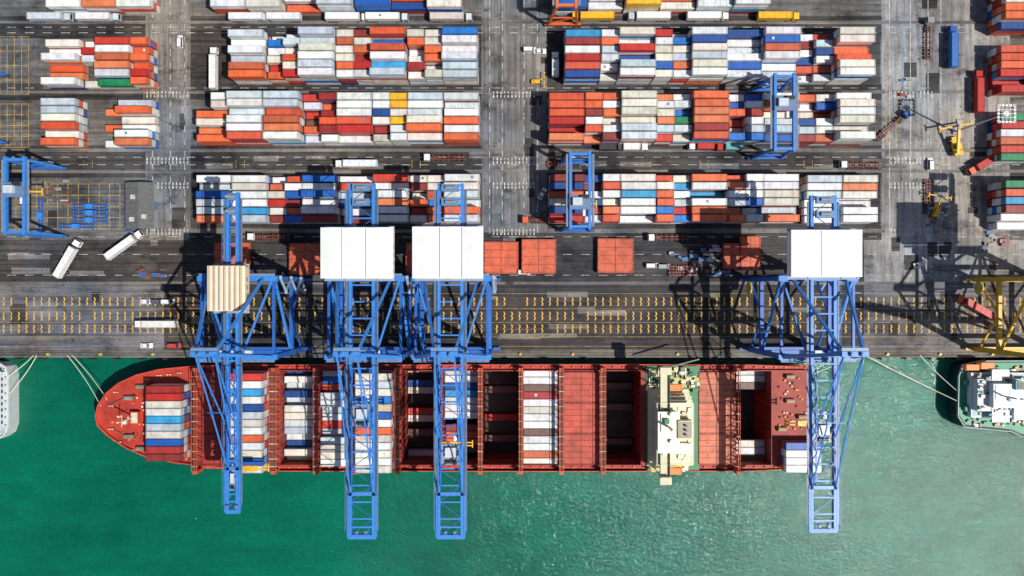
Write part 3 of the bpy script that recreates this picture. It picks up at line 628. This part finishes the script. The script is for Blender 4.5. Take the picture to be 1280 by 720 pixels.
sb.beam((x0+4,YT-1,13),(x0+17,YT+2.5,13.5),0.4,0.5,(0.15,0.2,0.15))
sb.build('superstructure',[M_HOUSE],parent=ship)
# ------------------------------------------------------------------ other ships
s2=bpy.data.objects.new('supply_ship',None); sc.collection.objects.link(s2)
mb=MB(); z=2.5
pts=[P(x,y,z) for x,y in ((1197,470),(1202,456),(1225,451),(1500,450),(1560,495),(1500,543),(1275,545),(1262,539),(1204,533),(1196,520))]
mb.prism(pts[::-1],-8,z,(0.015,0.05,0.05)); mb.build('hull',[M_DECK],parent=s2)
mb=MB(); cy=sum(p[1] for p in pts)/len(pts)
inn=[(p[0]+(0.7 if p[0]<200 else -0.7),p[1]+(-0.7 if p[1]>cy else 0.7)) for p in pts]
mb.prism(inn[::-1],z+0.01,z+0.15,(0.02,0.25,0.13))
for i in range(len(pts)):
    a,b_=pts[i],pts[(i+1)%len(pts)]; mb.beam((*a,z+0.5),(*b_,z+0.5),0.25,1.0,(0.35,0.42,0.40))
def pb(px0,py0,px1,py1,z0,z1,col):
    a=P(px0,py1,z1);b_=P(px1,py0,z1); mb.b2(a[0],b_[0],a[1],b_[1],z0,z1,col)
WS=(0.66,0.70,0.73)
pb(1214,466,1290,522,z+.15,5.2,WS); pb(1216,468,1290,520,5.2,5.3,(0.26,0.38,0.38)); pb(1222,474,1290,514,5.3,8,WS); pb(1222,474,1290,514,8,8.1,(0.5,0.55,0.55))
pb(1240,462,1262,528,8.1,8.3,(0.6,0.63,0.63)); pb(1242,480,1275,510,8.3,11,WS); pb(1268,500,1284,525,8.1,9.6,(0.75,0.75,0.75))
for i in range(14): 
    x,y=P(1243+i*2.4,514.5,7); mb.box(x,y-0.05,6.8,0.4,0.06,0.6,(0.03,0.03,0.04))
x,y=P(1232,457,6); mb.prof([(x-3.2,5.9),(x-2.4,5),(x+2.4,5),(x+3.2,5.9),(x+2.2,7.2),(x-2.2,7.2)],y-1.1,y+1.1,(0.85,0.2,0.03))
x,y=P(1214,459,6); mb.prof([(x-3.0,5.9),(x-2.4,5),(x+2.4,5),(x+3.0,5.9),(x+2.2,7.0),(x-2.2,7.0)],y-1,y+1,(0.85,0.2,0.03))
x,y=P(1255,495,12); mb.cyl((x,y,11),(x,y,19),0.3,WS); mb.beam((x,y-2.5,15),(x,y+2.5,15),0.2,0.2,WS); mb.cyl((x+3,y-1.5,11),(x+3,y-1.5,12.4),0.8,(0.85,0.85,0.85),n=14)
x,y=P(1275,482,12); mb.box(x,y,10,3,3,4.5,(0.1,0.3,0.35)); mb.box(x,y,12.3,2.2,2.2,0.2,(0.05,0.05,0.05))
for i in range(80):
    a=P(random.uniform(1203,1285),random.choice([random.uniform(458,466),random.uniform(522,532)]),z); mb.box(a[0],a[1],z+0.5,random.uniform(0.4,1.4),random.uniform(0.4,1.2),random.uniform(0.4,1.2),random.choice([WS,(0.6,0.3,0.05),(0.03,0.2,0.12),(0.05,0.1,0.2),(0.2,0.2,0.2)]))
for i in range(60):
    a=P(random.uniform(1220,1285),random.uniform(470,518),8); mb.box(a[0],a[1],8.4,random.uniform(0.4,1.4),random.uniform(0.4,1.2),random.uniform(0.4,1.4),random.choice([WS,(0.3,0.33,0.33),(0.04,0.2,0.3),(0.1,0.1,0.1),(0.5,0.25,0.05)]))
for px in (1206,1210):
    for py in (478,510): x,y=P(px,py,3); mb.cyl((x,y-1,3.4),(x,y+1,3.4),0.7,(0.1,0.25,0.2))
mb.build('superstructure',[M_HOUSE],parent=s2)
mb=MB(); z=2.2
pts=[P(x-8,y,z) for x,y in ((-300,453),(8,453),(16,458),(19,470),(19,532),(15,543),(6,549),(-300,549))]
mb.prism(pts[::-1],-8,z,(0.5,0.53,0.53)); ins2=[(p[0]-0.8,p[1]+(0.8 if p[1]<-38 else -0.8)) for p in pts]
mb.prism(ins2[::-1],z+0.01,z+0.1,(0.3,0.45,0.48))
for i in range(1,7): a,b_=pts[i-1],pts[i]; mb.beam((*a,z+0.5),(*b_,z+0.5),0.25,1.0,(0.75,0.75,0.75))
a=P(-300,536,6);b_=P(-2,466,6); mb.b2(a[0],b_[0],a[1],b_[1],z+.1,5.5,(0.75,0.75,0.75)); mb.b2(a[0],b_[0]+0.6,a[1]-0.5,b_[1]+0.5,5.5,5.65,(0.55,0.6,0.62))
for i in range(8): mb.box(b_[0]+0.02,a[1]+2+i*2.2,4.2,0.05,1.1,0.9,(0.03,0.04,0.06))
for i in range(9): x,y=P(5,462+i*10,3); mb.box(x,y,2.6,0.8,0.6,0.8,(0.2,0.4,0.45))
mb.build('ferry',[M_HOUSE])
def rope(p,q,sag=1.2):
    mb=MB(); p=Vector(p);q=Vector(q); pr=p; n=10
    for i in range(1,n+1):
        t=i/n; c=p.lerp(q,t)-Vector((0,0,sag*4*t*(1-t))); mb.cyl(pr,c,0.14,(0.66,0.68,0.52),n=5); pr=c
    mb.build('mooring_rope',[M_HOUSE])
def R(a,b_,za=0.6,zb=5.5): rope((*P(a[0],a[1],za),za),(*P(b_[0],b_[1],zb),zb))
R((46,444),(12,492),zb=3);R((42,444),(8,472),zb=3);R((84,444),(126,508));R((90,444),(134,500));R((1080,444),(1198,502),zb=3);R((1150,444),(1198,490),zb=3);R((1078,444),(1012,470));R((1060,444),(1010,465))
# ------------------------------------------------------------------ vehicles
def wheel(mb,x,y,r=0.5,w=0.35): mb.cyl((x,y-w/2,r),(x,y+w/2,r),r,(0.015,0.015,0.015),n=12); mb.cyl((x,y-w/2-0.02,r),(x,y+w/2+0.02,r),r*0.5,(0.35,0.35,0.35),n=8)
def truck(px,py,ang,cab=(0.8,0.8,0.8),load=None,L=12.19,name='container_truck'):
    mb=MB(); x,y=P(px,py,2)
    X=L/2+0.4
    mb.prof([(X,1.0),(X+2.3,1.0),(X+2.3,2.0),(X+2.0,3.1),(X+0.1,3.2),(X,3.0)],-1.2,1.2,cab,taper=0.08)
    mb.add([(X+2.32,-1.0,2.05),(X+2.32,1.0,2.05),(X+2.05,0.95,2.95),(X+2.05,-0.95,2.95)],[(0,1,2,3)],(0.02,0.03,0.05))
    for s in (-1,1): mb.box(X+1.3,s*1.2,2.4,1.0,0.06,0.7,(0.02,0.03,0.05)); mb.box(X+2.1,s*1.45,2.4,0.15,0.25,0.6,(0.05,0.05,0.05))
    mb.box(X+2.3,0,1.1,0.3,2.3,0.4,(0.1,0.1,0.1)); mb.box(X-1.3,0,0.95,3.2,1.0,0.35,(0.06,0.06,0.06))
    for s in (-1,1): wheel(mb,X+1.5,s*1.0); wheel(mb,X-1.6,s*0.95)
    for s in (-1,1):
        mb.box(-0.3,s*0.5,1.25,L,0.25,0.35,(0.2,0.05,0.03)); 
        for w in (-L/2+0.8,-L/2+2.1,-L/2+3.4): wheel(mb,w,s*1.0)
    for i in range(7): mb.box(-L/2+0.4+i*(L-1)/6,0,1.3,0.25,2.4,0.25,(0.2,0.05,0.03))
    if load is not None: container(mb,-0.3,0,1.45,L,load)
    mb.build(name,[M_STEEL],(x,y,0.04),math.radians(ang))
truck(84,327,60,WHT,WHT);truck(153,309,36,WHT,WHT);truck(200,405,180,WHT,(0.7,0.7,0.68));truck(268,90,90,WHT,WHT);truck(694,85,90,WHT,WHT,6.06)
truck(1190,63,90,(0.02,0.1,0.4),(0.03,0.15,0.45));truck(1222,119,90,RED,RED);truck(1236,200,212,ORG,RED);truck(1222,386,150,ORG,RED)
truck(1162,52,90,(0.3,0.3,0.3),None);truck(1113,160,40,(0.04,0.1,0.3),None);truck(880,183,180,WHT,RED,6.06);truck(915,184,180,RED,(0.1,0.35,0.35),6.06)
truck(760,184,0,DG,DG,6.06);truck(672,275,180,ORG,None,6.06);truck(790,184,0,WHT,WHT,6.06)
for (px,c) in ((310,'w'),(355,'w'),(430,'w'),(480,'w'),(745,'y'),(815,'w'),(880,'w'),(968,'y'),(560,'w'),(60,'w'),(120,'w')): truck(px,22 if px<600 else 21,180 if px%2 else 0,ccol(c),ccol('w') if c!='y' else ccol('y'))
for (px,py) in ((340,296),(450,205),(840,297),(560,197),(1080,206)): truck(px,py,180,WHT,ccol('w') if px%4 else None)
def car(px,py,ang,col,name='parked_car',van=False):
    mb=MB(); x,y=P(px,py,1)
    mb.prof([(-2.2,0.4),(2.2,0.4),(2.25,0.85),(1.2,1.0),(-2.0,1.05),(-2.25,0.9)],-0.9,0.9,col)
    if van: pr=[(-2.15,1.04),(1.5,0.98),(0.95,1.95),(-2.1,2.0)]
    else: pr=[(-1.7,1.04),(1.0,1.0),(0.3,1.5),(-1.2,1.52)]
    mb.prof(pr,-0.8,0.8,(0.03,0.04,0.05),taper=0.12); zt=max(z for _,z in pr); xr=[p[0] for p in pr[2:]]
    mb.box(sum(xr)/2,0,zt+0.02,abs(xr[0]-xr[1]),1.36,0.06,col)
    for s in (-1,1): wheel(mb,1.35,s*0.8,0.34,0.24); wheel(mb,-1.35,s*0.8,0.34,0.24)
    mb.build(name,[M_STEEL],(x,y,0.04),math.radians(ang))
for a in ((183,377,0,WHT),(183,432,0,WHT),(197,377,0,(0.1,0.1,0.12)),(183,404,0,(0.3,0.3,0.3)),(214,402,0,WHT),(225,52,90,WHT),(662,62,0,WHT),(675,64,0,WHT),(815,332,0,WHT),(830,333,0,(0.3,0.32,0.35)),(678,242,60,WHT),(1150,330,20,WHT),(1163,205,90,WHT),(655,340,0,WHT),(210,377,0,WHT),(218,432,0,(0.5,0.05,0.04))): car(*a,van=random.random()<0.5)
def stacker(px,py,ang,s=1.0,name='reach_stacker'):
    mb=MB(); x,y=P(px,py,2)
    mb.box(0,0,1.4,6.5,2.6,1.0,YLW); mb.box(-2.8,0,1.9,1.6,3.0,1.6,YLW); mb.box(-0.6,0,2.8,1.7,1.5,1.7,(0.05,0.06,0.08)); mb.box(-0.6,0,3.7,1.8,1.6,0.12,YLW)
    mb.beam((-2.8,0.9,3.1),(5.2,0.9,6.2),0.8,0.9,YLW); mb.beam((5.0,0.9,6.2),(6.6,0.9,6.4),0.5,0.6,(0.2,0.2,0.2)); mb.box(6.6,0.9,5.2,0.6,1.4,1.6,(0.25,0.25,0.25))
    mb.beam((6.6,-5,4.6),(6.6,6.5,4.6),0.5,0.45,YLW)
    for e in (-5,6.5): mb.box(6.6,e,4.4,2.4,0.4,0.4,YLW)
    for s_ in (-1,1): wheel(mb,2.2,s_*1.5,0.9,0.8); wheel(mb,-2.3,s_*1.3,0.8,0.6)
    mb.build(name,[M_STEEL],(x,y,0.04),math.radians(ang),scale=s)
stacker(1196,182,100); stacker(670,101,0,0.45,'forklift'); stacker(1172,262,80,0.7)
def mast(px,py,h=29):
    mb=MB(); x,y=P(px,py)
    mb.box(0,0,0.4,1.6,1.6,0.8,(0.4,0.4,0.38)); mb.cyl((0,0,0.8),(0,0,h),0.42,(0.55,0.57,0.58),r2=0.18,n=12)
    mb.cyl((0,0,h-0.6),(0,0,h),1.0,(0.6,0.6,0.6),n=12)
    for i in range(-2,3):
        mb.beam((-2.6,i*1.25,h),(2.6,i*1.25,h),0.14,0.14,(0.7,0.7,0.7)); mb.beam((i*1.25,-2.6,h+0.01),(i*1.25,2.6,h+0.01),0.13,0.13,(0.7,0.7,0.7))
    for i in (-1,1):
        for k in (-2,-1,0,1,2): mb.box(i*2.7,k*1.2,h-0.1,0.6,0.8,0.5,(0.75,0.75,0.75)); mb.box(k*1.2,i*2.7,h-0.1,0.8,0.6,0.5,(0.75,0.75,0.75))
    mb.build('light_mast',[M_STEEL],(x,y,0.04))
mast(1193,165); mast(-80,200); mast(196,-60)
def spreader(px,py,ang=0):
    mb=MB(); x,y=P(px,py,1)
    for s in (-1,1): mb.beam((-5.8,s*0.6,0.7),(5.8,s*0.6,0.7),0.35,0.45,CB); mb.box(s*5.9,0,0.65,0.4,2.5,0.45,CB); mb.box(s*2,0,0.7,0.3,1.5,0.4,CB2)
    mb.box(0,0,1.1,2.6,1.8,0.9,CB2); 
    for s in (-1,1):
        for t in (-1,1): mb.box(s*5.9,t*1.1,0.2,0.3,0.3,0.5,DG)
    mb.build('container_spreader',[M_STEEL],(x,y,0.04),math.radians(ang))
for a in ((112,258),(112,266),(112,275),(95,283),(160,268,90),(50,270,90)): spreader(*a)
mb=MB(); a=P(157,286,3);b_=P(193,228,3); w=b_[0]-a[0]; d=b_[1]-a[1]
mb.box(0,0,1.6,w-0.6,d-0.6,3.2,(0.3,0.32,0.33))
mb.add([(-w/2,-d/2,3.2),(w/2,-d/2,3.2),(w/2,d/2,3.2),(-w/2,d/2,3.2),(0,-d/2,4.2),(0,d/2,4.2)],[(0,4,5,3),(4,1,2,5),(0,1,4),(3,5,2)],(0.12,0.125,0.12))
for i in range(9): mb.box(-w/4-0.1,-d/2+1+i*(d-2)/8,3.78,w/2-0.6,0.12,0.35,(0.2,0.21,0.21)); mb.box(w/4+0.1,-d/2+1+i*(d-2)/8,3.78,w/2-0.6,0.12,0.35,(0.2,0.21,0.21))
for (xx,yy) in ((-2,3),(2,-4),(-2.4,-5)): mb.box(xx,yy,4.1,1.6,1.6,0.7,(0.5,0.5,0.48))
for i in range(5): mb.box(i*1.6-3.2,-d/2+0.28,1.7,0.9,0.06,1.0,(0.02,0.03,0.04))
mb.box(w/2-0.28,0,1.3,0.06,3,2.4,(0.1,0.2,0.3))
mb.build('maintenance_shed',[M_STEEL],((a[0]+b_[0])/2,(a[1]+b_[1])/2,0.04))
def pile(px,py,w,h,n,name,cols):
    mb=MB(); 
    for i in range(n):
        x=random.uniform(-w/2,w/2);y=random.uniform(-h/2,h/2)
        sx,sy,sz=random.uniform(0.8,2.6),random.uniform(0.5,1.4),random.uniform(0.4,1.3)
        c=random.choice(cols); rz=random.uniform(-0.1,0.1); mb.box(x,y,sz/2,sx,sy,sz,c,rz=rz); mb.box(x,y,sz+0.05,sx*0.7,0.15,0.1,tuple(k*0.5 for k in c),rz=rz)
    X,Y=P(px,py); mb.build(name,[M_STEEL],(X,Y,0.04))
EQ=[(0.15,0.1,0.08),(0.3,0.3,0.3),(0.5,0.5,0.5),(0.3,0.06,0.03),(0.05,0.15,0.35)]
pile(875,318,22,6,26,'lashing_gear',EQ); pile(880,338,18,4,16,'lashing_gear',EQ); pile(190,342,9,3,16,'lashing_gear',EQ); pile(1170,270,8,10,16,'lashing_gear',EQ); pile(70,240,12,8,10,'equipment_pallets',EQ); pile(1130,110,4,14,6,'equipment_pallets',EQ); pile(1245,300,10,6,12,'equipment_pallets',EQ)
for (px,py,a) in ((852,335,0),(852,342,0),(1245,95,90),(1160,240,90),(1252,250,90),(700,205,0)):
    mb=MB(); x,y=P(px,py,1)
    for s in (-1,1):
        mb.box(0,s*0.5,1.1,9,0.25,0.3,(0.25,0.06,0.04))
        for w in (-3.8,-2.6,3.2): wheel(mb,w,s*1.0,0.45)
    for i in range(8): mb.box(-4.3+i*1.23,0,1.15,0.25,2.3,0.22,(0.25,0.06,0.04))
    mb.build('flatbed_trailer',[M_STEEL],(x,y,0.04),math.radians(a))
# ------------------------------------------------------------------ light, world, camera
az=math.radians(-27); el=math.radians(56)
sd=Vector((math.cos(az)*math.cos(el),math.sin(az)*math.cos(el),math.sin(el)))
L=bpy.data.lights.new('sun','SUN'); L.energy=5.0; L.angle=math.radians(0.5); L.color=(1,0.95,0.87)
lo=bpy.data.objects.new('sun',L); sc.collection.objects.link(lo); lo.rotation_euler=sd.to_track_quat('Z','Y').to_euler(); lo.location=sd*500
w=bpy.data.worlds.new('World'); sc.world=w; w.use_nodes=True; nt=w.node_tree
sky=nt.nodes.new('ShaderNodeTexSky'); sky.sky_type='NISHITA'; sky.sun_disc=False; sky.sun_elevation=el; sky.sun_rotation=math.radians(117)
bg=nt.nodes['Background']; bg.inputs['Strength'].default_value=0.085; nt.links.new(sky.outputs[0],bg.inputs['Color'])
cam=bpy.data.cameras.new('camera'); co=bpy.data.objects.new('camera',cam); sc.collection.objects.link(co)
co.location=(0,0,H); co.rotation_euler=(0,0,0); cam.sensor_width=36; cam.lens=36*H/(1280*K); cam.clip_start=1; cam.clip_end=12000
sc.camera=co
sc.view_settings.view_transform='Standard'; sc.view_settings.look='None'; sc.view_settings.exposure=0
